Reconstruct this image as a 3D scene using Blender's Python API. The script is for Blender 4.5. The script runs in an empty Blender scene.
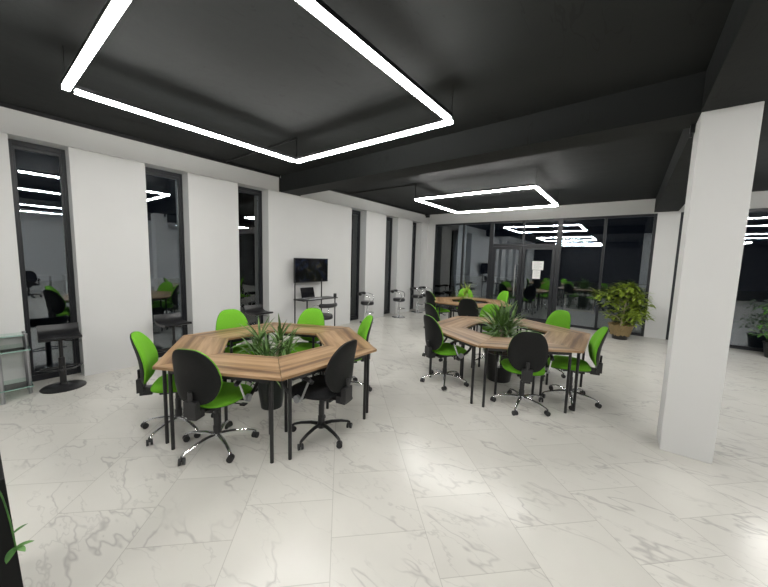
import bpy, bmesh, math, random
from mathutils import Vector, Matrix
S = bpy.context.scene
COL = S.collection
PI = math.pi
rad = math.radians
# ------------------------------------------------------------ camera
FPX, PITCH, ROLL, YAW = 318.71, .1046, .0287, .6505
fw = Vector((-math.sin(YAW), math.cos(YAW), 0)); up = Vector((0, 0, 1)); rt = fw.cross(up)
CF = math.cos(PITCH)*fw - math.sin(PITCH)*up; CU = math.cos(PITCH)*up + math.sin(PITCH)*fw
CR = math.cos(ROLL)*rt + math.sin(ROLL)*CU; CU2 = -math.sin(ROLL)*rt + math.cos(ROLL)*CU
cd = bpy.data.cameras.new('camera'); cam = bpy.data.objects.new('camera', cd); COL.objects.link(cam)
cd.sensor_width = 36; cd.lens = FPX/768*36; cd.clip_start = .02
m = Matrix((CR, CU2, -CF)).transposed().to_4x4(); m.translation = Vector((5.751, 0, 1.692))
cam.matrix_world = m; S.camera = cam
# ------------------------------------------------------------ world and exposure
LIGHT = 66.0
S.view_settings.view_transform = 'Standard'; S.view_settings.look = 'None'
S.view_settings.gamma = 1; S.view_settings.exposure = 0.0; S.view_settings.use_curve_mapping = False
w = bpy.data.worlds.new('night'); S.world = w; w.use_nodes = True
bgn = w.node_tree.nodes['Background']; bgn.inputs[0].default_value = (.10, .14, .30, 1); bgn.inputs[1].default_value = .012

# ------------------------------------------------------------ materials
def mat(name, col, rough=.5, metal=0., spec=.5, **kw):
    m = bpy.data.materials.new(name); m.use_nodes = True
    b = m.node_tree.nodes['Principled BSDF']
    b.inputs['Base Color'].default_value = (*col, 1); b.inputs['Roughness'].default_value = rough
    b.inputs['Metallic'].default_value = metal; b.inputs['Specular IOR Level'].default_value = spec
    for k, v in kw.items(): b.inputs[k.replace('_', ' ')].default_value = v
    return m
class NT:
    def __init__(s, m): s.m = m; s.t = m.node_tree; s.b = s.t.nodes.get('Principled BSDF')
    def n(s, ty, **kw):
        o = s.t.nodes.new(ty)
        for k, v in kw.items():
            if k.startswith('i_'):
                key = k[2:]; key = int(key) if key.isdigit() else key
                s.put(v, o.inputs[key])
            else: setattr(o, k, v)
        return o
    def put(s, v, inp):
        if hasattr(v, 'is_output') or hasattr(v, 'links'): s.t.links.new(v, inp)
        else: inp.default_value = v
    def math(s, op, a, b=0., c=0.):
        o = s.t.nodes.new('ShaderNodeMath'); o.operation = op
        s.put(a, o.inputs[0]); s.put(b, o.inputs[1]); s.put(c, o.inputs[2]); return o.outputs[0]
    def ramp(s, f, stops):
        o = s.t.nodes.new('ShaderNodeValToRGB'); s.put(f, o.inputs[0]); e = o.color_ramp.elements
        while len(e) < len(stops): e.new(.5)
        for q, (p, c) in zip(e, stops): q.position = p; q.color = (*c, 1) if len(c) == 3 else c
        return o.outputs[0]
    def mix(s, f, a, b, blend='MIX'):
        o = s.t.nodes.new('ShaderNodeMix'); o.data_type = 'RGBA'; o.blend_type = blend
        s.put(f, o.inputs[0]); s.put(a, o.inputs[6]); s.put(b, o.inputs[7]); return o.outputs[2]
    def coord(s, which='Object'): return s.n('ShaderNodeTexCoord').outputs[which]
    def bump(s, h, strength=.2, dist=.01):
        o = s.n('ShaderNodeBump', i_Strength=strength, i_Distance=dist, i_Height=h); s.t.links.new(o.outputs[0], s.b.inputs['Normal'])

def noise_mat(name, col, col2, scale, rough=.6, bump=.1, detail=4, spec=.5, metal=0.):
    m = mat(name, col, rough, metal, spec); t = NT(m)
    nz = t.n('ShaderNodeTexNoise', i_Vector=t.coord(), i_Scale=scale, i_Detail=detail)
    t.put(t.mix(nz.outputs[0], (*col, 1), (*col2, 1)), t.b.inputs['Base Color'])
    if bump: t.bump(nz.outputs[0], bump, .004)
    return m

def marble_floor():
    m = mat('polished_marble_tile', (.6, .59, .55), .22, 0, .38); t = NT(m)
    p = t.coord(); sp = t.n('ShaderNodeSeparateXYZ', i_0=p)
    r2 = 1/math.sqrt(2)
    u = t.math('MULTIPLY', t.math('ADD', sp.outputs[0], sp.outputs[1]), r2)
    v = t.math('MULTIPLY', t.math('SUBTRACT', sp.outputs[0], sp.outputs[1]), r2)
    T = .585
    un = t.math('DIVIDE', t.math('SUBTRACT', u, 4.03), T); row = t.math('FLOOR', un)
    vn = t.math('DIVIDE', t.math('SUBTRACT', v, t.math('MULTIPLY_ADD', row, .315, 1.685)), T); colm = t.math('FLOOR', vn)
    du = t.math('MINIMUM', t.math('FRACT', un), t.math('SUBTRACT', 1, t.math('FRACT', un)))
    dv = t.math('MINIMUM', t.math('FRACT', vn), t.math('SUBTRACT', 1, t.math('FRACT', vn)))
    d = t.math('MINIMUM', du, dv)
    grout = t.math('LESS_THAN', d, .0042)
    cid = t.n('ShaderNodeCombineXYZ', i_0=row, i_1=colm)
    wn = t.n('ShaderNodeTexWhiteNoise', noise_dimensions='3D', i_Vector=cid.outputs[0])
    off = t.n('ShaderNodeVectorMath', operation='SCALE'); t.put(wn.outputs['Color'], off.inputs[0]); off.inputs['Scale'].default_value = 11
    ad = t.n('ShaderNodeVectorMath', operation='ADD'); t.put(p, ad.inputs[0]); t.put(off.outputs[0], ad.inputs[1])
    # veins: zero-crossings of a warped noise, stretched across the tile
    mp = t.n('ShaderNodeMapping'); t.put(ad.outputs[0], mp.inputs[0]); mp.inputs['Rotation'].default_value = (0, 0, rad(-20)); mp.inputs['Scale'].default_value = (.65, 1.7, 1)
    def vein(scale, width, seed, dist):
        o = t.n('ShaderNodeVectorMath', operation='ADD'); t.put(mp.outputs[0], o.inputs[0]); o.inputs[1].default_value = (seed, seed*1.7, seed*.3)
        nz = t.n('ShaderNodeTexNoise', i_Vector=o.outputs[0], i_Scale=scale, i_Detail=4, i_Roughness=.55, i_Distortion=dist)
        a = t.math('ABSOLUTE', t.math('SUBTRACT', nz.outputs[0], .5))
        return t.math('SUBTRACT', 1, t.math('SMOOTH_MIN', t.math('DIVIDE', a, width), 1, .3))
    v1 = vein(1.3, .013, 3.1, .15); v2 = vein(2.8, .011, 9.2, .2)
    mk = t.n('ShaderNodeTexNoise', i_Vector=ad.outputs[0], i_Scale=2.2, i_Detail=2)
    mk1 = t.ramp(mk.outputs[0], [(.36, (0, 0, 0)), (.54, (1, 1, 1))])
    vv = t.math('MAXIMUM', t.math('MULTIPLY', v1, mk1), t.math('MULTIPLY', t.math('MULTIPLY', v2, mk1), .6))
    cl = t.n('ShaderNodeTexNoise', i_Vector=ad.outputs[0], i_Scale=1.3, i_Detail=4)
    base = t.mix(t.ramp(cl.outputs[0], [(.3, (0, 0, 0)), (.7, (1, 1, 1))]), (.66, .645, .595, 1), (.585, .57, .525, 1))
    c = t.mix(t.math('MULTIPLY', t.math('MAXIMUM', vv, 0), .56), base, (.33, .315, .30, 1))
    c = t.mix(t.math('MULTIPLY', grout, .55), c, (.36, .345, .31, 1))
    t.put(c, t.b.inputs['Base Color'])
    t.put(t.math('MULTIPLY_ADD', cl.outputs[0], .12, .16), t.b.inputs['Roughness'])
    return m

def wood_mat(name, a, b, c, rough=.38):
    m = mat(name, a, rough, 0, .4); t = NT(m); p = t.coord()
    sp = t.n('ShaderNodeSeparateXYZ', i_0=p)
    mp = t.n('ShaderNodeMapping'); t.put(p, mp.inputs[0]); mp.inputs['Scale'].default_value = (.5, 9, 3)
    nz = t.n('ShaderNodeTexNoise', i_Vector=mp.outputs[0], i_Scale=2.0, i_Detail=5, i_Roughness=.6, i_Distortion=.3)
    st = t.n('ShaderNodeTexNoise', noise_dimensions='1D', i_W=t.math('FLOOR', t.math('MULTIPLY', sp.outputs[1], 13)), i_Scale=3.7)
    f = t.math('ADD', t.math('MULTIPLY', nz.outputs[0], .6), t.math('MULTIPLY', st.outputs[0], .45))
    t.put(t.ramp(f, [(.42, c), (.52, a), (.63, b)]), t.b.inputs['Base Color'])
    t.bump(nz.outputs[0], .05, .002)
    return m

def ceiling_mat():
    m = mat('black_painted_concrete', (.022, .023, .023), .75, 0, .25); t = NT(m); p = t.coord()
    n1 = t.n('ShaderNodeTexNoise', i_Vector=p, i_Scale=1.1, i_Detail=6)
    c = t.mix(n1.outputs[0], (.0125, .0142, .0142, 1), (.0195, .0215, .0213, 1))
    mp = t.n('ShaderNodeMapping'); t.put(p, mp.inputs[0]); mp.inputs['Rotation'].default_value = (0, 0, rad(8)); mp.inputs['Scale'].default_value = (3.5, .55, 1)
    n2 = t.n('ShaderNodeTexNoise', i_Vector=mp.outputs[0], i_Scale=1.4, i_Detail=3, i_Distortion=.1)
    a = t.math('LESS_THAN', t.math('ABSOLUTE', t.math('SUBTRACT', n2.outputs[0], .5)), .005)
    n3 = t.n('ShaderNodeTexNoise', i_Vector=p, i_Scale=1.7, i_Detail=3)
    a = t.math('MULTIPLY', a, t.math('GREATER_THAN', n3.outputs[0], .53))
    n5 = t.n('ShaderNodeTexNoise', i_Vector=p, i_Scale=9, i_Detail=3)
    sp = t.math('MULTIPLY', t.math('GREATER_THAN', n5.outputs[0], .70), t.math('GREATER_THAN', n3.outputs[0], .5))
    c = t.mix(t.math('MULTIPLY', t.math('MAXIMUM', a, sp), .7), c, (.010, .010, .010, 1))
    t.put(c, t.b.inputs['Base Color'])
    n4 = t.n('ShaderNodeTexNoise', i_Vector=p, i_Scale=5, i_Detail=8)
    t.bump(n4.outputs[0], .25, .02)
    return m

def glass_mat(name, tint, ior, refl=(1, 1, 1)):
    m = bpy.data.materials.new(name); m.use_nodes = True; t = NT(m)
    t.t.nodes.remove(t.b); out = t.t.nodes['Material Output']
    tr = t.n('ShaderNodeBsdfTransparent', i_Color=(*tint, 1)); gl = t.n('ShaderNodeBsdfGlossy', i_Color=(*refl, 1), i_Roughness=.0)
    fr = t.n('ShaderNodeFresnel', i_IOR=ior); mx = t.n('ShaderNodeMixShader')
    t.put(fr.outputs[0], mx.inputs[0]); t.put(tr.outputs[0], mx.inputs[1]); t.put(gl.outputs[0], mx.inputs[2])
    t.put(mx.outputs[0], out.inputs[0]); return m

def leaf_mat(name, a, b):
    m = mat(name, a, .45, 0, .5); t = NT(m)
    nz = t.n('ShaderNodeTexNoise', i_Vector=t.coord(), i_Scale=14, i_Detail=2)
    t.put(t.ramp(nz.outputs[0], [(.35, a), (.65, b)]), t.b.inputs['Base Color'])
    return m

M = {}
M['floor'] = marble_floor(); M['ceil'] = ceiling_mat()
M['wall'] = noise_mat('white_plaster', (.60, .60, .59), (.635, .635, .625), 2.0, .7, .03, spec=.3)
M['frame'] = mat('anthracite_aluminium', (.013, .0145, .018), .38, 0, .4)
M['glass'] = glass_mat('night_window_glass', (.80, .86, .92), 2.35, (.93, .97, 1))
M['clear'] = glass_mat('greenish_shelf_glass', (.86, .95, .91), 1.5)
M['glass_edge'] = mat('green_glass_edge', (.25, .42, .36), .1)
M['wood'] = wood_mat('striped_walnut_laminate', (.245, .145, .068), (.385, .25, .14), (.115, .060, .028))
M['edge'] = mat('dark_walnut_edge_band', (.24, .13, .065), .45)
M['green'] = noise_mat('lime_green_fabric', (.12, .34, .020), (.145, .40, .028), 60, .85, .2, spec=.15)
M['bfab'] = noise_mat('black_fabric', (.012, .012, .013), (.022, .022, .024), 60, .85, .15, spec=.2)
M['plas'] = noise_mat('black_moulded_plastic', (.014, .014, .015), (.02, .02, .021), 80, .42, .05)
M['backp'] = noise_mat('matt_black_backshell', (.007, .0075, .0075), (.011, .0115, .0115), 40, .5, .1, spec=.22)
M['bmet'] = mat('black_powder_coated_steel', (.010, .010, .011), .35)
M['chrome'] = mat('chrome', (.85, .86, .88), .2, 1.)
M['steel'] = mat('brushed_steel', (.45, .45, .47), .32, 1.)
M['silver'] = mat('grey_plastic', (.30, .31, .32), .4)
M['leather'] = mat('black_leatherette', (.012, .012, .013), .35)
M['leaf'] = leaf_mat('dracaena_leaf', (.05, .11, .025), (.15, .27, .07))
M['leafy'] = leaf_mat('yellow_green_leaf', (.13, .20, .02), (.30, .39, .05))
M['leafd'] = leaf_mat('deep_green_leaf', (.03, .11, .02), (.09, .24, .04))
M['bark'] = noise_mat('pale_bark', (.32, .27, .19), (.45, .40, .30), 30, .8, .3)
M['pot'] = mat('dark_green_black_pot', (.012, .018, .016), .35)
M['potb'] = mat('black_pot', (.010, .010, .010), .3)
M['planter'] = mat('matt_black_planter', (.006, .006, .006), .6, 0, .2)
M['soil'] = noise_mat('soil', (.03, .02, .012), (.06, .04, .025), 40, .9, .5)
M['straw'] = noise_mat('straw_wrap', (.27, .20, .09), (.15, .10, .045), 30, .8, .5)
M['screen'] = mat('glossy_black_screen', (.006, .006, .008), .12)
M['paper'] = mat('white_paper', (.75, .75, .73), .7)
M['ink'] = mat('grey_print', (.35, .35, .36), .7)
M['grey'] = mat('laptop_grey', (.55, .56, .58), .35)
M['white'] = mat('white_laminate', (.62, .62, .60), .4)
M['asphalt'] = noise_mat('asphalt', (.03, .03, .032), (.05, .05, .05), 12, .85, .3)
M['stone'] = noise_mat('dark_paving', (.05, .05, .052), (.08, .08, .085), 3, .6, .1)
M['dark_wall'] = noise_mat('reflection_dark_wall', (.012, .013, .015), (.018, .019, .021), 2, .7, .03)  # unseen rear wall: darkness wanted in the glazing reflections is put into its colour
M['canvas'] = noise_mat('olive_cardboard', (.10, .12, .07), (.14, .15, .09), 6, .7, .05)
def emis(name, col, s):
    m = bpy.data.materials.new(name); m.use_nodes = True; b = m.node_tree.nodes['Principled BSDF']
    b.inputs['Base Color'].default_value = (.8, .8, .8, 1); b.inputs['Emission Color'].default_value = (*col, 1); b.inputs['Emission Strength'].default_value = s
    return m
M['led'] = emis('led_diffuser', (1, .985, .95), LIGHT)

# screen picture shown by the television (dim night footage)
def tv_mat():
    m = mat('television_picture', (.004, .004, .005), .12); t = NT(m); p = t.coord()
    nz = t.n('ShaderNodeTexNoise', i_Vector=p, i_Scale=7, i_Detail=6, i_Distortion=.6)
    n2 = t.n('ShaderNodeTexNoise', i_Vector=p, i_Scale=5, i_Detail=2)
    c = t.ramp(n2.outputs[0], [(.3, (.02, .04, .16)), (.55, (.06, .10, .22)), (.7, (.35, .30, .12))])
    t.put(c, t.b.inputs['Emission Color']); t.put(t.math('MULTIPLY', t.ramp(nz.outputs[0], [(.5, (0, 0, 0)), (.72, (1, 1, 1))]), .14), t.b.inputs['Emission Strength'])
    return m
M['tv'] = tv_mat()

# ------------------------------------------------------------ mesh helpers
def bx(bm, c, s, rz=0, rot=None):
    r = bmesh.ops.create_cube(bm, size=1)
    T = Matrix.Translation(c) @ (rot.to_4x4() if rot else Matrix.Rotation(rz, 4, 'Z')) @ Matrix.Diagonal((*s, 1))
    bmesh.ops.transform(bm, matrix=T, verts=r['verts'])
def box6(bm, x0, x1, y0, y1, z0, z1): bx(bm, ((x0+x1)/2, (y0+y1)/2, (z0+z1)/2), (x1-x0, y1-y0, z1-z0))
def tube(bm, pts, r, n=10, caps=True, sq=1., closed=False):
    pts = [Vector(p) for p in pts]; rs = r if isinstance(r, (list, tuple)) else [r]*len(pts); rings = []; ref = None; N = len(pts)
    for i, p in enumerate(pts):
        if closed: d = (pts[(i+1) % N]-pts[i-1]).normalized()
        else: d = (pts[min(i+1, N-1)]-pts[max(i-1, 0)]).normalized()
        if ref is None:
            ref = Vector((0, 0, 1)) if abs(d.z) < .9 else Vector((1, 0, 0))
        a = (ref - d*ref.dot(d))
        if a.length < 1e-4: a = Vector((0, 1, 0)) - d*d.y
        a.normalize(); b = d.cross(a); ref = a
        rings.append([bm.verts.new(p + rs[i]*(sq*math.cos(2*PI*k/n)*a + math.sin(2*PI*k/n)*b)) for k in range(n)])
    for i in range(N if closed else N-1):
        A = rings[i]; B = rings[(i+1) % N]
        for k in range(n): bm.faces.new((A[k], A[(k+1) % n], B[(k+1) % n], B[k]))
    if caps and not closed: bm.faces.new(rings[0][::-1]); bm.faces.new(rings[-1])
def smooth_path(pts, k=5):
    P = [Vector(p) for p in pts]; P = [P[0]*2-P[1]] + P + [P[-1]*2-P[-2]]; out = []
    for i in range(1, len(P)-2):
        for j in range(k):
            t = j/k; a, b, c, d = P[i-1:i+3]
            out.append(.5*((2*b)+(c-a)*t+(2*a-5*b+4*c-d)*t*t+(3*b-a-3*c+d)*t**3))
    out.append(P[-2]); return out
def lathe(bm, prof, n=24, c=(0, 0, 0)):
    c = Vector(c); rings = []
    for r, z in prof:
        if r < 1e-5: rings.append([bm.verts.new(c+Vector((0, 0, z)))])
        else: rings.append([bm.verts.new(c+Vector((r*math.cos(2*PI*k/n), r*math.sin(2*PI*k/n), z))) for k in range(n)])
    for A, B in zip(rings, rings[1:]):
        if len(A) == 1 and len(B) == 1: continue
        for k in range(n):
            k2 = (k+1) % n
            if len(A) == 1: bm.faces.new((A[0], B[k2], B[k]))
            elif len(B) == 1: bm.faces.new((A[k], A[k2], B[0]))
            else: bm.faces.new((A[k], A[k2], B[k2], B[k]))
def prism(bm, pts, z0, z1):
    A = [bm.verts.new((x, y, z0)) for x, y in pts]; B = [bm.verts.new((x, y, z1)) for x, y in pts]; n = len(pts)
    bm.faces.new(A[::-1]); bm.faces.new(B)
    for k in range(n): bm.faces.new((A[k], A[(k+1) % n], B[(k+1) % n], B[k]))
def pillow(bm, outline, H0, H1, fmap, n=40, m=7, pw=4.):
    """closed dome: outline(theta)->(a,b); profile from H0 (flat) rising to H1; fmap(a,b,h)->xyz"""
    rings = []; flat = []
    for i in range(m, 0, -1):
        r = (i/m)**.7; h = H0+(H1-H0)*(max(0, 1-r**pw))**.5 if i < m else H0+(H1-H0)*.25
        ring = []
        for k in range(n):
            a, b = outline(2*PI*k/n); ring.append(bm.verts.new(fmap(a*r, b*r, h)))
        rings.append(ring)
    a, b = outline(0); ctr = bm.verts.new(fmap(0, 0, H1))
    low = []
    for i in range(m, 0, -1):
        ring = []
        for k in range(n):
            a, b = outline(2*PI*k/n); ring.append(bm.verts.new(fmap(a*(i/m), b*(i/m), H0)))
        low.append(ring)
    c2 = bm.verts.new(fmap(0, 0, H0))
    for A, B in zip(rings, rings[1:]):
        for k in range(n): bm.faces.new((A[k], A[(k+1) % n], B[(k+1) % n], B[k]))
    for k in range(n): bm.faces.new((rings[-1][k], rings[-1][(k+1) % n], ctr))
    for k in range(n): bm.faces.new((low[0][k], low[0][(k+1) % n], rings[0][(k+1) % n], rings[0][k]))
    for A, B in zip(low, low[1:]):
        for k in range(n): bm.faces.new((B[k], B[(k+1) % n], A[(k+1) % n], A[k]))
    for k in range(n): bm.faces.new((c2, low[-1][(k+1) % n], low[-1][k]))
def B(): return bmesh.new()
def obj(name, bm, m, parent=None, smooth=False, bevel=0, loc=None):
    bmesh.ops.recalc_face_normals(bm, faces=bm.faces)
    me = bpy.data.meshes.new(name); bm.to_mesh(me); bm.free()
    for mm in (m if isinstance(m, (list, tuple)) else [m]): me.materials.append(mm)
    if smooth:
        me.polygons.foreach_set('use_smooth', [True]*len(me.polygons))
        try: me.set_sharp_from_angle(angle=rad(40))
        except Exception: pass
    o = bpy.data.objects.new(name, me); COL.objects.link(o)
    if parent: o.parent = parent
    if loc: o.location = loc
    if bevel:
        bv = o.modifiers.new('bevel', 'BEVEL'); bv.width = bevel; bv.segments = 2; bv.limit_method = 'ANGLE'
    return o
def tag(o, label, cat, group=None, kind=None):
    o['label'] = label; o['category'] = cat
    if group: o['group'] = group
    if kind: o['kind'] = kind
    return o
def thing(name, label, cat, loc=(0, 0, 0), rz=0, group=None):
    o = bpy.data.objects.new(name, None); COL.objects.link(o); o.empty_display_size = .1
    o.location = loc; o.rotation_euler = (0, 0, rz); return tag(o, label, cat, group)
def struct(name, bm, m, **kw):
    o = obj(name, bm, m, **kw)
    if not kw.get('parent'): o['kind'] = 'structure'
    return o
def sthing(name, loc=(0, 0, 0)):
    o = bpy.data.objects.new(name, None); COL.objects.link(o); o.location = loc; o['kind'] = 'structure'; return o
def dup(root, loc, rz, label, group=None):
    def cp(o, par):
        c = o.copy(); COL.objects.link(c); c.parent = par
        for ch in o.children: cp(ch, c)
        return c
    r = cp(root, None); r.location = loc; r.rotation_euler = (0, 0, rz); r['label'] = label
    if group: r['group'] = group
    return r

# ------------------------------------------------------------ room shell
XR, YN, YB, H = 13.0, -6.0, 10.03, 3.32     # right wall, rear wall, back wall, ceiling
ZL = 3.0                                    # underside of lintels / beams
bm = B(); box6(bm, -.3, XR+.2, YN-.2, YB+.12, -.12, 0); struct('floor', bm, M['floor'])
bm = B(); box6(bm, -.3, XR+.2, YN-.2, YB+.3, H, H+.2); struct('ceiling', bm, M['ceil'])
# left wall: piers between slot windows, lintel slightly proud
WIN = [(-4.0, -3.42), (-2.5, -1.92), (-1.1, -.52), (.385, .885), (1.69, 2.262), (3.093, 3.706), (6.10, 6.68), (7.57, 8.18), (9.01, 9.585)]
ys = [YN] + [y for ww in WIN for y in ww] + [YB+.12]
wl = sthing('wall_left', (0, 0, 0))
for i in range(0, len(ys), 2):
    bm = B(); box6(bm, -.32, 0, ys[i], ys[i+1], 0, ZL); obj('pier', bm, M['wall'], wl)
bm = B(); box6(bm, -.32, .03, YN, YB+.12, ZL, H); obj('lintel', bm, M['wall'], wl)
bm = B(); box6(bm, .03, .05, YN, 3.95, H-.045, H); box6(bm, .03, .05, 4.42, YB, H-.045, H); struct('trim_1', bm, M['bmet'])
bm = B(); box6(bm, .03, .036, 3.93, 4.46, ZL-.0, H-.045); struct('trim_2', bm, M['bmet'])
n = 0
def slot_window(n, y0, y1):
    t = sthing('window_%d' % n, (-.25, (y0+y1)/2, 0)); hw = (y1-y0)/2; f = .04
    bm = B(); box6(bm, -.04, .03, -hw, -hw+f, 0, ZL); box6(bm, -.04, .03, hw-f, hw, 0, ZL)
    box6(bm, -.04, .03, -hw+f, hw-f, 0, .08); box6(bm, -.04, .03, -hw+f, hw-f, ZL-.06, ZL)
    obj('window_frame', bm, M['frame'], t, bevel=.004)
    g = .022; a = hw-f
    bm = B(); box6(bm, -.03, .015, -a, -a+g, .08, ZL-.06); box6(bm, -.03, .015, a-g, a, .08, ZL-.06)
    box6(bm, -.03, .015, -a+g, a-g, .08, .12); box6(bm, -.03, .015, -a+g, a-g, ZL-.10, ZL-.06)
    obj('sash', bm, M['frame'], t, bevel=.003)
    bm = B(); box6(bm, -.012, -.004, -a+g, a-g, .12, ZL-.10); obj('pane', bm, M['glass'], t)
    bm = B(); box6(bm, -.07, -.04, -hw, hw, -.0, .03); obj('sill', bm, M['frame'], t)
for i, (a, b) in enumerate(WIN): slot_window(i+1, a, b)
# back wall
GT = 2.975
wb = sthing('wall_back', (0, YB, 0))
for x0, x1 in ((-.0, .285), (6.19, 6.595), (12.4, XR)):
    bm = B(); box6(bm, x0, x1, 0, .25, 0, GT); obj('pier', bm, M['wall'], wb)
bm = B(); box6(bm, 0, XR, 0, .25, GT, H); obj('lintel', bm, M['wall'], wb)
def mull(bm, x, w, z0, z1, d0=0., d1=.07): box6(bm, x-w/2, x+w/2, d0, d1, z0, z1)
gz = sthing('window_10', (0, YB, 0))
bm = B(); mull(bm, .285+.03, .06, 0, GT); mull(bm, 6.19-.03, .06, 0, GT)
for x in (1.335, 5.19): mull(bm, x, .06, 0, GT)
for x in (2.27, 4.16): mull(bm, x, .12, 0, GT)
mull(bm, 3.21, .05, 2.27, GT)
box6(bm, .345, 2.21, 0, .07, 0, .07); box6(bm, 4.22, 6.13, 0, .07, 0, .07)
for a, b in ((.345, 2.21), (2.33, 4.10), (4.22, 6.13)): box6(bm, a, b, 0, .07, GT-.06, GT)
box6(bm, 2.33, 4.10, 0, .07, 2.21, 2.28)
obj('window_frame', bm, M['frame'], gz, bevel=.004)
for x0, x1, z0, z1 in ((.345, 1.305, .07, GT-.06), (1.365, 2.21, .07, GT-.06), (4.22, 5.16, .07, GT-.06), (5.22, 6.13, .07, GT-.06), (2.33, 3.185, 2.28, GT-.06), (3.235, 4.10, 2.28, GT-.06)):
    bm = B(); box6(bm, x0, x1, .03, .038, z0, z1); obj('pane', bm, M['glass'], gz)
def leaf_door(n, x0, x1, handle):
    t = sthing('door_%d' % n, ((x0+x1)/2, YB, 0)); hw = (x1-x0)/2; f = .085
    bm = B(); box6(bm, -hw, -hw+f, -.01, .06, .005, 2.205); box6(bm, hw-f, hw, -.01, .06, .005, 2.205)
    box6(bm, -hw+f, hw-f, -.01, .06, .005, .13); box6(bm, -hw+f, hw-f, -.01, .06, 2.12, 2.205)
    obj('door_frame', bm, M['frame'], t, bevel=.004)
    bm = B(); box6(bm, -hw+f, hw-f, .02, .028, .13, 2.12); obj('pane', bm, M['glass'], t)
    if handle is not None:
        hx = handle-(x0+x1)/2
        bm = B(); tube(bm, [(hx, -.07, .72), (hx, -.07, 1.66)], .014, 12)
        for z in (.85, 1.53): tube(bm, [(hx, -.07, z), (hx, -.01, z)], .009, 8)
        o = obj('door_handle', bm, M['chrome'], t, smooth=True); o['label'] = 'chrome pull bar'
    return t
leaf_door(1, 2.335, 3.21, 3.06); leaf_door(2, 3.22, 4.095, None)
g2 = sthing('window_11', (0, YB, 0))
bm = B()
XS = [6.63, 7.45, 8.6, 9.75, 10.9, 12.37]
for x in XS: mull(bm, x, .06, 0, GT)
for a, b in zip(XS, XS[1:]): box6(bm, a+.03, b-.03, 0, .07, 0, .07); box6(bm, a+.03, b-.03, 0, .07, GT-.06, GT)
obj('window_frame', bm, M['frame'], g2)
for a, b in zip(XS, XS[1:]):
    bm = B(); box6(bm, a+.03, b-.03, .03, .038, .07, GT-.06); obj('pane', bm, M['glass'], g2)
# right and rear walls
wr = sthing('wall_right', (XR, 0, 0))
bm = B(); box6(bm, 0, .2, YN, YB, 0, H); obj('panel', bm, M['wall'], wr)
bm = B(); box6(bm, -.3, XR+.2, YN-.2, YN, 0, H); struct('wall_rear', bm, M['dark_wall'])
# beams and pillar
bm = B(); prism(bm, [(.036, 3.97), (6.12, 3.82), (6.12, 4.19), (.036, 4.40)], ZL, H+.01); box6(bm, 6.55, XR, 3.80, 4.18, ZL, H+.01); struct('trim_3', bm, M['ceil'])
bm = B(); box6(bm, 6.12, 6.55, YN, YB, ZL+.001, H+.01); struct('trim_4', bm, M['ceil'])
bm = B(); box6(bm, 6.124, 6.477, 3.838, 4.19, 0, ZL+.002); o = struct('pillar', bm, M['wall'], bevel=.006)
bm = B(); box6(bm, 6.09, 6.123, 4.10, 4.15, ZL-.075, ZL-.0); tube(bm, [(6.1, 4.12, ZL-.075), (6.1, 4.12, ZL-.11)], .012, 8)
tag(obj('bracket', bm, M['bmet']), 'small black bracket at the top left of the white pillar', 'bracket')
# outside: paving and kerb
bm = B(); box6(bm, -20, 30, YB+.12, 40, -.14, -.02); struct('ground', bm, M['stone'])
bm = B(); box6(bm, -20, -.32, -20, YB+.12, -.14, -.02); struct('ground', bm, M['asphalt'])

t = thing('garden_box', 'olive framed box standing outside behind the glass wall', 'box', (4.42, 13.6, -.02), .1)
bm = B(); box6(bm, -.42, .42, -.02, .35, .1, .62); obj('box_panel', bm, M['canvas'], t)
bm = B()
for a in (-.45, .45): box6(bm, a-.035, a+.035, -.05, .38, 0, .7)
box6(bm, -.415, .415, -.05, -.02, .62, .69); box6(bm, -.415, .415, -.05, -.02, .05, .11); obj('box_frame', bm, M['bark'], t)
# ------------------------------------------------------------ ceiling lights
def light_square(x0, x1, y0, y1, z, label, group='square LED ceiling lights'):
    cx, cy = (x0+x1)/2, (y0+y1)/2
    t = thing('ceiling_light', label, 'light', (cx, cy, z), 0, group); w_ = .046
    ax, ay = (x1-x0)/2, (y1-y0)/2
    for (a, b) in (((-ax, -ay), (ax, -ay)), ((-ax, ay), (ax, ay)), ((-ax, -ay+.04), (-ax, ay-.04)), ((ax, -ay+.04), (ax, ay-.04))):
        horiz = a[1] == b[1]; g = .03 if not horiz else 0
        c = ((a[0]+b[0])/2, (a[1]+b[1])/2); L = (b[0]-a[0] if horiz else b[1]-a[1])-g
        s = (L, w_) if horiz else (w_, L)
        bm = B(); bx(bm, (c[0], c[1], .028), (s[0]+(.004 if horiz else .008), s[1]+(.008 if horiz else .004), .032)); h_ = obj('light_housing', bm, M['bmet'], t)
        bm = B(); bx(bm, (c[0], c[1], -.0005), (s[0], s[1], .028)); obj('light_diffuser', bm, M['led'], h_)
    for sx in (-1, 1):
        for sy in (-1, 1): bm = B(); tube(bm, [(sx*ax, sy*ay, .03), (sx*ax, sy*ay, H-z)], .003, 6); obj('suspension_cable', bm, M['bmet'], t)
    return t
light_square(2.01, 4.32, .585, 2.85, 3.0, 'largest bright square ceiling light, over the nearest hexagon of tables')
light_square(2.0, 4.38, 5.95, 8.05, 3.0, 'square LED ceiling light beyond the black beam, over the far tables')
light_square(7.9, 10.2, .6, 2.8, 3.0, 'square ceiling light right of the pillar, near side of the beam, seen only reflected')
light_square(7.9, 10.2, 5.95, 8.05, 3.0, 'square LED ceiling light right of the pillar by the back glazing, seen only in reflection')
light_square(2.0, 4.3, -4.4, -2.2, 3.0, 'square LED ceiling light behind the viewer on the window side')
light_square(7.9, 10.2, -4.4, -2.2, 3.0, 'square LED ceiling light behind the viewer on the right side')
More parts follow.
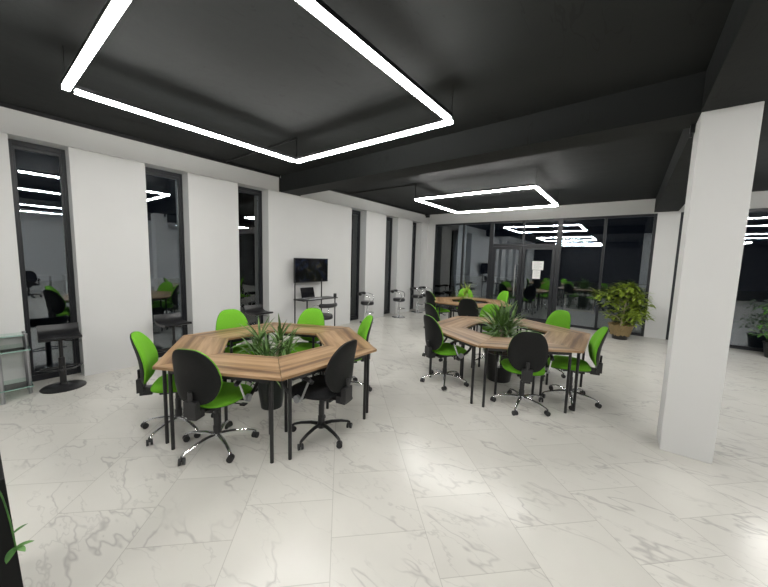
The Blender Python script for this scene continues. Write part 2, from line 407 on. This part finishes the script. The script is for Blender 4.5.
for (x, y, lab) in ((2.0, 2.86, 'thin black conduit across the ceiling to a corner of the nearer square light'), (2.0, 5.93, 'thin black conduit on the ceiling to the corner of the farther square light')):
    bm = B(); tube(bm, [(.06, y, H-.012), (x, y, H-.012)], .011, 8); tube(bm, [(x, y, H-.012), (x, y, 3.045)], .006, 8)
    tag(obj('conduit', bm, M['bmet']), lab, 'conduit')
bm = B(); bx(bm, (.09, 9.75, H-.05), (.10, .12, .06)); bx(bm, (.14, 9.72, H-.11), (.14, .07, .06))
tag(obj('security_camera', bm, M['bmet'], bevel=.01), 'small black device on the wall near the far left ceiling corner', 'security camera')

# ------------------------------------------------------------ tables
RT, RI, ZT = 1.152, .573, .75
def trapezoid_table(label, s=1.0):
    t = thing('trapezoid_table', label, 'table')
    c3 = math.sqrt(3)/2; ao, ai = RT*c3, RI*c3; d = ao-ai; g = .002
    # local: long edge on +x side at y=+, origin = centre of the trapezoid; x along the long edge
    pts = [(-RT/2+g, d/2), (-RI/2+g, -d/2), (RI/2-g, -d/2), (RT/2-g, d/2)]
    bm = B(); prism(bm, pts, ZT-.024, ZT); o = obj('tabletop', bm, M['wood'], t, bevel=.0015)
    bm = B()
    ins = .045; q = [(-RT/2+.13, d/2-ins), (-RI/2+.05, -d/2+ins), (RI/2-.05, -d/2+ins), (RT/2-.13, d/2-ins)]
    for i in range(4):
        a, b = Vector(q[i]), Vector(q[(i+1) % 4]); mid = (a+b)/2; dd = b-a
        bx(bm, (mid.x, mid.y, ZT-.024-.02), (dd.length, .022, .04), math.atan2(dd.y, dd.x))
    obj('table_frame', bm, M['bmet'], t)
    for x, y in ((-RT/2+.115, d/2-.055), (RT/2-.115, d/2-.055), (-RI/2+.055, -d/2+.05), (RI/2-.055, -d/2+.05)):
        bm = B(); tube(bm, [(x, y, 0), (x, y, ZT-.026)], .0155, 12); obj('leg', bm, M['bmet'], t, smooth=True)
    return t
proto = None
POS = {298: 'near left side', 358: 'near right side', 58: 'right side', 118: 'far side', 178: 'far left side', 238: 'left side'}
def hexagon(cx, cy, th, s, labs, group):
    global proto
    am = (RT+RI)/2*math.sqrt(3)/2
    for k in range(6):
        a = th+30+60*k; x, y = cx+s*am*math.cos(rad(a)), cy+s*am*math.sin(rad(a)); rz = rad(a-90)
        if proto is None:
            proto = trapezoid_table(labs[k]); proto.location = (x, y, 0); proto.rotation_euler = (0, 0, rz); proto['group'] = group; o = proto
        else: o = dup(proto, (x, y, 0), rz, labs[k], group)
        if s != 1: o.scale = (s, s, 1)
TA = (2.693, 2.042); TBc = (4.428, 4.649); TC = (2.72, 7.48)
W = 'brown trapezoid table '
hexagon(*TA, 268.4, 1, [W+'at the near left of the nearest hexagon, behind the front green chair', W+'at the near right of the nearest hexagon, by the all black chair',
    W+'at the right of the nearest hexagon, past the black chair', W+'at the far edge of the nearest hexagon, facing the television',
    W+'at the far left of the nearest hexagon, before the third tall window', W+'at the left end of the nearest hexagon, by its leftmost chair'], 'trapezoid tables of the nearest hexagon')
hexagon(*TBc, 271.5, 1, [W+'at the front of the middle hexagon, behind its front chair', W+'at the right end of the middle hexagon, nearest the pillar',
    W+'at the far right of the middle hexagon, nearest the potted tree', W+'at the far side of the middle hexagon, behind its spiky plant',
    W+'at the far left of the middle hexagon, next to the farthest hexagon', W+'at the near left of the middle hexagon, by its left armchair'], 'trapezoid tables of the middle hexagon')
hexagon(*TC, 240, .86, [W+'at the near side of the farthest hexagon, behind its near dark chair', W+'at the near right of the farthest hexagon, behind the middle hexagon',
    W+'at the far right of the farthest hexagon, by the glass door chair', W+'at the far side of the farthest hexagon, closest to the glass wall',
    W+'at the far left of the farthest hexagon, by the bar stools', W+'at the left tip of the farthest hexagon, by its leftmost chair'], 'trapezoid tables of the farthest hexagon')

# ------------------------------------------------------------ office chairs (facing +X)
def back_outline(th):
    c, s = math.cos(th), math.sin(th)
    # a = sideways, b = up; egg shape wider below the middle
    b = .236*(abs(s)**.74)*(1 if s >= 0 else -1)
    v = b/.236
    wd = .208*(1-.15*v-.06*v*v) if v > -.2 else .208*(1+.028-.12*(abs(v)-.2))
    return wd*(abs(c)**.60)*(1 if c >= 0 else -1), b
def back_map(a, b, h):
    z = .735+b; x = -.265-.035*(b/.235) - .10*max(0, b)*.3 + .9*a*a + h + .04*math.cos(b/.235*1.4)-.03
    return Vector((x, a, z))
def seat_outline(th):
    c, s = math.cos(th), math.sin(th); e = .62
    a = .235*abs(c)**e*(1 if c >= 0 else -1); b = .24*abs(s)**e*(1 if s >= 0 else -1)
    return a, b*(1+.10*(a/.235) if True else 1)
def make_chair(label, fab, base, arms, R0):
    t = thing('office_chair', label, 'chair')
    bm = B(); pillow(bm, seat_outline, .447, .512, lambda a, b, h: Vector((.035+a, b, h-.16*max(0, a-.12)**1.0*.6+ .12*b*b)), pw=6); s = obj('seat', bm, M[fab], t, smooth=True)
    bm = B(); pillow(bm, lambda th: tuple(q*.97 for q in seat_outline(th)), .447, .42, lambda a, b, h: Vector((.035+a, b, h-.096*max(0, a-.12)+.12*b*b)), pw=4); obj('seat_pan', bm, M['plas'], s, smooth=True)
    bm = B(); pillow(bm, back_outline, 0, .050, back_map, pw=5); k = obj('backrest', bm, M[fab], t, smooth=True)
    bm = B(); pillow(bm, lambda th: tuple(q*1.0 for q in back_outline(th)), 0, -.030, back_map, pw=5); ks = obj('back_shell', bm, M['backp'], k, smooth=True)
    ks['label'] = 'black plastic back of the backrest'
    bm = B(); tube(bm, smooth_path([(.02, 0, .40), (-.16, 0, .395), (-.27, 0, .42), (-.295, 0, .50), (-.30, 0, .62)]), .02, 10, sq=.6); bx(bm, (-.285, 0, .475), (.055, .11, .13)); bx(bm, (-.245, 0, .415), (.10, .085, .07))
    obj('back_bracket', bm, M['plas'], t, smooth=False, bevel=.006)
    bm = B(); bx(bm, (0, 0, .405), (.20, .15, .045)); bx(bm, (-.08, .0, .385), (.12, .10, .03)); tube(bm, [(.03, 0, .40), (.05, -.21, .385)], .006, 6); bx(bm, (.055, -.225, .382), (.05, .05, .012))
    obj('seat_mechanism', bm, M['plas'], t, bevel=.005)
    bm = B(); lathe(bm, [(0, .10), (.032, .10), (.032, .19), (.027, .195), (.027, .30), (.022, .305), (.022, .40), (0, .40)], 16); obj('gas_column', bm, M['plas'], t, smooth=True)
    bm = B(); lathe(bm, [(0, .075), (.036, .075), (.040, .10), (.038, .125), (0, .13)], 20); obj('base_hub', bm, M[base], t, smooth=True)
    for i in range(5):
        a = 2*PI*i/5+.32; c, s_ = math.cos(a), math.sin(a)
        bm = B(); pr = [(.02, .108), (R0*.35, .112), (R0*.7, .098), (R0*.93, .078), (R0, .066)]
        rr = [.023, .020, .016, .013, .012] if base == 'chrome' else [.024, .020, .017, .015, .013]
        tube(bm, [(r*c, r*s_, z) for r, z in pr], rr, 10, sq=.75); obj('base_arm', bm, M[base], t, smooth=True)
        bm = B(); px, py = R0*c, R0*s_; b2 = a+.9; ux, uy = math.cos(b2), math.sin(b2)
        for e in (-1, 1):
            o = Vector((px-uy*.0, py, .0275)); d = Vector((-uy, ux, 0))
            tube(bm, [o+d*e*.006, o+d*e*.024], .0275, 14)
        tube(bm, [(px, py, .03), (px, py, .072)], .009, 8)
        obj('caster', bm, M['plas'], t, smooth=True)
    if arms:
        for e in (-1, 1):
            y = e*.275
            bm = B(); tube(bm, smooth_path([(-.12, y, .63), (-.06, y, .655), (.04, y, .663), (.14, y, .65), (.21, y, .60), (.20, y, .54), (.15, y, .49), (.08, y*.99, .45)]), [.022]*22+[.017]*14, 8, sq=.8)
            ar = obj('armrest', bm, M['plas'], t, smooth=True)
            bm = B(); tube(bm, [(-.08, y, .64), (.0, y, .46)], .010, 8); obj('arm_strut', bm, M['chrome'] if base == 'chrome' else M['silver'], ar, smooth=True)
            bm = B(); tube(bm, [(.05, e*.262, .45), (.05, e*.29, .45)], .034, 18); obj('arm_disc', bm, M['silver'], ar, smooth=True)
            bm = B(); tube(bm, [(.05, e*.27, .44), (.04, e*.06, .415)], .014, 8); obj('arm_bracket', bm, M['plas'], ar)
    return t
cA = make_chair('lime green office chair with black back and armrests at the front of the nearest hexagon', 'green', 'chrome', True, .315)
cB = make_chair('lime green office chair at the left end of the nearest hexagon, without armrests', 'green', 'chrome', False, .315)
cK = make_chair('all black office chair with black star base at the near right of the nearest hexagon', 'bfab', 'bmet', True, .29)
G1, G2_, G3 = 'office chairs around the nearest hexagon', 'office chairs around the middle hexagon', 'office chairs around the farthest hexagon'
def put(o, x, y, h, g, star=0):
    o.location = (x, y, 0); o.rotation_euler = (0, 0, rad(h)); o['group'] = g
put(cA, 2.965, 1.265, 118, G1); put(cB, 2.38, 1.17, 61, G1); put(cK, 3.53, 1.98, 190, G1)
def fromback(T, h, d=.27): return (T[0]+d*math.cos(rad(h)), T[1]+d*math.sin(rad(h)), 0)
D = lambda src, p, h, lab, g: dup(src, p, rad(h), lab, g)
D(cB, fromback((3.13, 3.10), 234), 234, 'lime green chair at the right of the nearest hexagon, side-on above the table corner', G1)
D(cB, fromback((2.20, 2.98), 297), 297, 'lime green chair on the far side of the nearest hexagon, below the television', G1)
D(cB, fromback((1.57, 2.12), 350), 350, 'lime green chair at the far left of the nearest hexagon, before the white pier', G1)
D(cA, (3.81, 4.02, 0), 62, 'green chair with black back and armrests at the near left of the middle hexagon', G2_)
D(cA, (4.86, 3.95, 0), 111, 'lime green chair with black back to the viewer at the front of the middle hexagon', G2_)
D(cB, (5.29, 4.53, 0), 193, 'lime green chair seen side-on at the right end of the middle hexagon', G2_)
D(cB, fromback((4.95, 5.75), 243), 243, 'lime green chair facing the room on the far right side of the middle hexagon', G2_)
D(cB, fromback((3.91, 5.55), 292), 292, 'lime green chair on the far side of the middle hexagon, half behind its spiky plant', G2_)
D(cB, fromback((3.08, 4.85), 62), 62, 'dark backed chair between the middle and farthest hexagons, at the left, lower of two', G2_)
D(cB, fromback((1.88, 6.95), 62), 62, 'dark backed green chair at the left end of the farthest hexagon, nearest the bar stools', G3)
D(cB, fromback((3.22, 6.15), 104), 104, 'dark backed chair at the near side of the farthest hexagon, back to the viewer', G3)
D(cB, fromback((2.2, 8.42), 297), 297, 'lime green chair on the far side of the farthest hexagon, behind its small plant', G3)
D(cB, fromback((3.2, 8.6), 236), 236, 'lime green chair at the right of the farthest hexagon, in front of the glass door', G3)

# ------------------------------------------------------------ bar stools
def stool_base(t, m, zt, r=.2):
    bm = B(); lathe(bm, [(0, 0), (r, 0), (r, .010), (r*.93, .020), (r*.5, .036), (.035, .055), (.03, .075), (0, .075)], 32); obj('base', bm, m, t, smooth=True)
    bm = B(); lathe(bm, [(0, .06), (.031, .06), (.031, zt*.62), (.019, zt*.63), (.019, zt-.02), (.05, zt-.015), (.05, zt), (0, zt)], 20); obj('column', bm, m, t, smooth=True)
    bm = B(); tube(bm, [(-.05+.23*math.cos(a), .19*math.sin(a), .27+.0*a) for a in [rad(x) for x in range(-75, 76, 10)]], .010, 8)
    tube(bm, [(0, 0, .27), (.01, .15*1.2, .27)], .009, 6); tube(bm, [(0, 0, .27), (.01, -.18, .27)], .009, 6); tube(bm, [(.0, 0, .27), (.18, 0, .27)], .009, 6)
    obj('footrest', bm, m, t, smooth=True)
    bm = B(); tube(bm, [(0, .03, zt-.03), (.02, .14, zt-.05), (.02, .18, zt-.06)], .006, 6); obj('lever', bm, m, t)
def low_stool(label):
    t = thing('bar_stool', label, 'stool', group='black low-backed bar stools by the tall windows'); zt = .62
    stool_base(t, M['bmet'], zt, .21)
    bm = B()   # curved seat: flat with a short upturned back (faces +X)
    prof = [(.22, .645), (.20, .66), (.10, .655), (0, .65), (-.10, .655), (-.17, .675), (-.205, .715), (-.225, .765), (-.245, .765), (-.235, .70), (-.20, .645), (-.12, .62), (0, .615), (.12, .618), (.20, .628)]
    n = len(prof); L = []
    ywid = [-.205, -.19, 0, .19, .205]
    for y in ywid:
        f = .96 if abs(y) > .2 else 1; L.append([bm.verts.new((x*f*.84, y*.9, z+(.004 if abs(y) > .15 else 0)-.0)) for x, z in prof])
    for a, b in zip(L, L[1:]):
        for k in range(n): bm.faces.new((a[k], a[(k+1) % n], b[(k+1) % n], b[k]))
    bm.faces.new(L[0]); bm.faces.new(L[-1][::-1])
    obj('seat', bm, M['leather'], t, smooth=True); return t
def pad_stool(label):
    t = thing('bar_stool', label, 'stool', group='chrome bar stools with separate back pads'); zt = .49
    stool_base(t, M['chrome'], zt, .2)
    bm = B(); lathe(bm, [(0, .485), (.16, .485), (.178, .50), (.18, .55), (.165, .575), (.12, .585), (0, .58)], 28); obj('seat', bm, M['leather'], t, smooth=True)
    bm = B(); A = [rad(x) for x in range(118, 243, 8)]
    tube(bm, [(.225*math.cos(a), .225*math.sin(a), .775) for a in A], [.022]+[.042]*(len(A)-2)+[.022], 12, sq=1.0); obj('back_pad', bm, M['leather'], t, smooth=True)
    for e in (-1, 1):
        bm = B(); tube(bm, smooth_path([(-.15, e*.16, .775), (-.04, e*.225, .775), (.09, e*.225, .73), (.12, e*.20, .63), (.07, e*.17, .52), (.02, e*.10, .495)]), .009, 8)
        obj('back_tube', bm, M['chrome'], t, smooth=True)
    return t
s1 = low_stool('black pedestal stool in front of the leftmost tall window, beside the glass shelves')
s1.location = (.278, .645, 0); s1.rotation_euler = (0, 0, rad(-4))
dup(s1, (.33, 1.86, 0), rad(4), 'black low-backed stool in front of the second tall window from the left')
dup(s1, (.33, 3.28, 0), rad(2), 'black low-backed stool in front of the third tall window, above the far table edge')
q1 = pad_stool('black padded stool drawn up to the television stand, partly behind a green chair')
q1.location = (.98, 4.30, 0); q1.rotation_euler = (0, 0, rad(175))
dup(q1, (.25, 6.50, 0), rad(25), 'chrome padded stool in front of the first tall window right of the television')
dup(q1, (.40, 7.78, 0), rad(20), 'chrome padded stool in front of the second tall window right of the television')
dup(q1, (.31, 8.98, 0), rad(15), 'chrome padded stool by the last tall window, nearer of the corner pair')
dup(q1, (.29, 9.56, 0), rad(5), 'chrome padded stool in the far left corner, half behind the other corner stool')

# ------------------------------------------------------------ television, stand, laptop
t = thing('television_stand', 'thin black metal stand with a shelf under the wall television', 'stand', (.27, 4.6, 0))
for y in (-.39, .35):
    bm = B(); tube(bm, [(-.10, y, 0), (-.10, y, 1.22)], .014, 8); obj('pole', bm, M['bmet'], t)
for y in (-.30, .50):
    bm = B(); tube(bm, [(.19, y, 0), (.19, y, .80)], .014, 8); obj('leg', bm, M['bmet'], t)
bm = B(); box6(bm, -.12, .22, -.41, .56, .79, .81); obj('shelf', bm, M['bmet'], t)
bm = B(); bx(bm, (.16, .53, .85), (.05, .05, .09)); obj('cable_box', bm, M['plas'], t)
t = thing('television', 'black flat screen television on the white wall between tall windows', 'television', (.16, 4.67, 1.42))
bm = B(); box6(bm, -.025, .012, -.47, .47, -.265, .265); obj('television_case', bm, M['plas'], t, bevel=.004)
bm = B(); box6(bm, .012, .0135, -.455, .455, -.245, .252); o = obj('television_screen', bm, M['tv'], t); o['label'] = 'dark screen with a dim bluish picture'
bm = B(); box6(bm, -.16, -.025, -.15, .15, -.12, .12); obj('wall_mount', bm, M['bmet'], t)
t = thing('laptop', 'open laptop with black screen on the television stand shelf', 'laptop', (.33, 4.54, .81))
bm = B(); box6(bm, -.12, .12, -.17, .17, 0, .014); obj('laptop_base', bm, M['grey'], t, bevel=.003)
bm = B(); bx(bm, (-.15, 0, .12), (.012, .36, .235), rot=Matrix.Rotation(rad(-14), 3, 'Y')); obj('laptop_screen', bm, M['screen'], t, bevel=.003)
bm = B(); bx(bm, (0.0, 0, .0155), (.12, .29, .003)); obj('keyboard', bm, M['plas'], t)

# ------------------------------------------------------------ glass shelf unit, left
t = thing('glass_shelf_unit', 'low glass shelf unit with steel legs at the left edge, before the white wall', 'shelf', (.24, .12, 0))
for z, x0, x1 in ((.14, -.2, .22), (.565, -.2, .22), (.70, -.2, .0)):
    bm = B(); box6(bm, x0, x1, -.6, .26, z, z+.01); s = obj('shelf', bm, M['clear'], t)
    bm = B(); box6(bm, x1, x1+.003, -.6, .26, z, z+.01); box6(bm, x0, x1, .26, .263, z, z+.01); obj('shelf_edge', bm, M['glass_edge'], s)
for x, y, z in ((.2, .03, .60), (-.0, .25, .72), (-.19, .25, .72), (.2, -.58, .60), (-.19, -.58, .72)):
    bm = B(); tube(bm, [(x, y, 0), (x, y, z)], .017, 12); obj('leg', bm, M['steel'], t, smooth=True)

# ------------------------------------------------------------ notices on the door
for i, (x, z, lab) in enumerate(((3.66, 1.66, 'upper white paper notice taped to the glass door'), (3.64, 1.40, 'lower white paper notice taped under the other on the door'))):
    t = thing('paper_notice', lab, 'notice', (x, YB+.0195, z), 0, 'paper notices on the glass door'); wd = .15 if i == 0 else .105
    bm = B(); box6(bm, -wd, wd, -.0015, 0, -.125, .125); obj('sheet', bm, M['paper'], t)
    bm = B()
    for k in range(7): box6(bm, -wd*.7, wd*(.7 if k % 3 else .3), -.0025, -.0015, .09-.028*k, .096-.028*k)
    obj('print', bm, M['ink'], t)

# ------------------------------------------------------------ plants
def leaf(bm, base, yaw, pitch, L, wd, droop, seg=6, fold=.25):
    p = Vector(base); a = pitch; dr = Vector((math.cos(yaw), math.sin(yaw), 0)); side = Vector((-dr.y, dr.x, 0)); prev = None
    for i in range(seg+1):
        f = i/seg; ww = wd*math.sin(PI*min(1, (f*.9+.1)))**.7*(1-f*.15) if i < seg else .0008
        nrm = Vector((0, 0, 1))*math.cos(a) - dr*math.sin(a)
        row = [bm.verts.new(p-side*ww+nrm*ww*fold), bm.verts.new(p), bm.verts.new(p+side*ww+nrm*ww*fold)]
        if prev:
            for k in (0, 1): bm.faces.new((prev[k], prev[k+1], row[k+1], row[k]))
        prev = row; p = p + (dr*math.cos(a)+Vector((0, 0, 1))*math.sin(a))*L/seg; a -= droop/seg
def pot(t, r0, r1, h, m, soil=True):
    bm = B(); lathe(bm, [(0, 0), (r0, 0), (r1, h*.93), (r1*1.06, h*.935), (r1*1.06, h), (r1*.95, h), (r1*.92, h-.04), (0, h-.04)], 32); obj('pot', bm, M[m], t, smooth=True)
    bm = B(); lathe(bm, [(0, h-.038), (r1*.91, h-.038), (r1*.91, h-.030), (0, h-.025)], 24); obj('soil', bm, M['soil'], t)
def dracaena(loc, label, heads, nleaf, L, seed, potd, mt='leaf', ww=.014):
    rnd = random.Random(seed); t = thing('potted_plant', label, 'plant', loc, group='spiky potted plants inside the hexagons')
    pot(t, *potd); h = potd[2]
    for hx, hy, hz in heads:
        bm = B(); tube(bm, smooth_path([(hx*.2, hy*.2, h-.04), (hx*.5, hy*.5, h+(hz-h)*.5), (hx, hy, hz)]), .014, 8); obj('stem', bm, M['bark'], t)
    bm = B()
    for hx, hy, hz in heads:
        for k in range(nleaf):
            f = k/nleaf; leaf(bm, (hx, hy, hz-.10+.12*f), rnd.uniform(0, 2*PI), rad(-15+95*f+rnd.uniform(-8, 8)), L*rnd.uniform(.75, 1.1), ww*rnd.uniform(.8, 1.2), rnd.uniform(.5, 1.5)*(1.1-.7*f))
    obj('foliage', bm, M[mt], t)
    return t
dracaena((2.65, 2.02, 0), 'spiky green plant in a dark pot inside the nearest hexagon of tables',
         [(-.10, -.08, .76), (.06, .08, .76), (-.13, .06, .60), (.15, .10, .60), (.10, -.12, .56), (-.02, .15, .58), (-.13, -.10, .56)], 32, .33, 3, (.115, .165, .36, 'pot'))
dracaena((4.37, 4.65, 0), 'large spiky dark green plant in a black pot inside the middle hexagon',
         [(.0, -.02, .80), (-.10, .05, .74), (.10, .05, .76), (0, .12, .72)], 44, .44, 5, (.16, .22, .42, 'potb'), ww=.017)
dracaena((TC[0]-.12, TC[1]+.1, 0), 'small bright green spiky plant inside the farthest hexagon', [(0, 0, .92), (-.1, .05, .82)], 24, .32, 9, (.12, .16, .4, 'potb'), 'leafy', .016)

def bush(loc, label, seed, trunk, crown, nleaf, mt, potf, lsize=.05):
    rnd = random.Random(seed); t = thing('potted_tree', label, 'plant', loc); potf(t)
    bm = B(); brs = []
    tube(bm, smooth_path(trunk), [.022-.0006*i for i in range(len(smooth_path(trunk)))], 8)
    top = Vector(trunk[-1])
    for c, r in crown:
        c = Vector(c); z0 = max(trunk[0][2]+.1, min(c.z-.15, top.z)); f = (z0-trunk[0][2])/(top.z-trunk[0][2])
        a = Vector(trunk[0]).lerp(top, f); tube(bm, smooth_path([a, a.lerp(c, .5)+Vector((0, 0, .03)), c], 3), .008, 6)
    obj('trunk', bm, M['bark'], t)
    bm = B()
    for c, r in crown:
        for k in range(int(nleaf*r*r*r/.012)):
            v = Vector((rnd.gauss(0, 1), rnd.gauss(0, 1), rnd.gauss(0, 1))).normalized()*r*rnd.random()**.4
            v.z *= .62; p = Vector(c)+v
            leaf(bm, p, math.atan2(v.y, v.x)+rnd.uniform(-.8, .8), rad(rnd.uniform(-25, 45)), lsize*2*rnd.uniform(.7, 1.3), lsize*.42, rnd.uniform(.3, 1.2), 3, .15)
    obj('foliage', bm, M[mt], t)
    return t
def straw_pot(t):
    bm = B(); lathe(bm, [(0, 0), (.15, 0), (.17, .14), (0, .14)], 24); obj('pot', bm, M['potb'], t, smooth=True)
    rnd = random.Random(4); bm = B()
    n = 60; rings = []
    for z, r in ((.10, .185), (.16, .195), (.24, .215), (.31, .235), (.345, .25), (.33, .20), (.27, .15), (.27, .001)):
        rings.append([bm.verts.new(((r*(1+(.06*rnd.uniform(-1, 1)+.03*(k % 2)) if r > .1 else r))*math.cos(2*PI*k/n), (r*(1+(.06*rnd.uniform(-1, 1)) if r > .1 else r))*math.sin(2*PI*k/n), z+(rnd.uniform(-.02, .02) if r > .18 else 0))) for k in range(n)])
    for A, Bq in zip(rings, rings[1:]):
        for k in range(n): bm.faces.new((A[k], A[(k+1) % n], Bq[(k+1) % n], Bq[k]))
    o = obj('straw_wrap', bm, M['straw'], t); o['label'] = 'tan straw wrap around the pot'
bush((5.72, 9.30, 0), 'leafy yellow green tree in a straw wrapped pot before the glass wall', 11,
     [(0, 0, .2), (.02, 0, .5), (.05, -.02, .85), (.07, 0, 1.18)],
     [((x*.84-.03, y, z), q) for (x, y, z), q in [((-.42, -.05, 1.0), .20), ((-.22, .1, .82), .19), ((.05, -.1, 1.20), .22), ((.30, .05, 1.02), .22), ((.36, -.05, .62), .24), ((.20, .1, .45), .2), ((-.1, -.02, 1.08), .2), ((.15, .12, .85), .22), ((-.18, .0, .55), .15), ((.45, .05, .85), .17)]], 120, 'leafy', straw_pot, .078)
def dark_pot(t): pot(t, .16, .2, .3, 'potb')
bush((8.2, 9.52, 0), 'dark green leafy plant in a black pot right of the pillar, at the right edge', 21,
     [(0, 0, .26), (.0, 0, .5), (.02, .02, .8)], [((-.05, 0, .62), .25), ((.15, .05, .85), .25), ((-.1, .05, .95), .2), ((.2, -.05, .55), .22), ((-.22, -.03, .45), .16)], 60, 'leafd', dark_pot, .06)

# foreground planter at the lower left
t = thing('planter_stand', 'tall black planter stand cut off by the lower left edge', 'planter', (3.5, -.18, 0))
bm = B()
lo = [(-.25, -.30), (.262, -.30), (.262, .25), (-.25, .25)]; hi = [(-.19, -.25), (.178, -.25), (.178, .222), (-.19, .222)]
A = [bm.verts.new((x, y, 0)) for x, y in lo]; Bv = [bm.verts.new((x, y, .70)) for x, y in hi]
for k in range(4): bm.faces.new((A[k], A[(k+1) % 4], Bv[(k+1) % 4], Bv[k]))
bm.faces.new(A[::-1]); bm.faces.new(Bv); obj('planter_body', bm, M['planter'], t, bevel=.004)
bm = B(); box6(bm, -.17, .16, -.23, .20, .70, .712); obj('soil', bm, M['soil'], t)
t = thing('trailing_plant', 'green leaves of a trailing plant reaching past the black planter stand', 'plant', (3.60, -.02, .712))
bm = B(); stem = smooth_path([(0, -.02, 0), (.06, .0, .03), (.09, .04, -.04), (.11, .06, -.16), (.137, .072, -.31)]); tube(bm, stem, .003, 6); obj('stem', bm, M['leafd'], t)
bm = B()
tip = stem[-1]
leaf(bm, tip, rad(80), .15, .055, .013, .5, 6, .15); leaf(bm, tip, rad(30), .1, .05, .013, .9, 6, .15); leaf(bm, tip, rad(-40), -.1, .06, .016, 1.1, 6, .15); leaf(bm, stem[-3], rad(110), .4, .05, .009, .6, 6, .15)
obj('foliage', bm, M['leafd'], t)

# ------------------------------------------------------------ furniture seen only as reflections in the night glass
def desk(loc, rz, label):
    t = thing('office_desk', label, 'desk', loc, rz, 'white desks on the far right side')
    bm = B(); box6(bm, -.8, .8, -.35, .35, .72, .75); obj('tabletop', bm, M['white'], t)
    for x in (-.76, .76):
        bm = B(); box6(bm, x-.02, x+.02, -.33, .33, 0, .72); obj('side_panel', bm, M['white'], t)
    return t
desk((11.4, 1.2, 0), rad(90), 'white office desk nearest the viewer on the right side, seen reflected in the leftmost window')
desk((11.4, 3.1, 0), rad(90), 'white office desk farther along the right side, seen reflected in the leftmost window')
D(cK, (10.6, 1.3, 0), 0, 'black chair at the nearer white desk, reflected in the leftmost window', 'chairs at the white desks')
D(cK, (10.6, 3.2, 0), 10, 'black chair at the farther white desk, reflected in the leftmost window', 'chairs at the white desks')
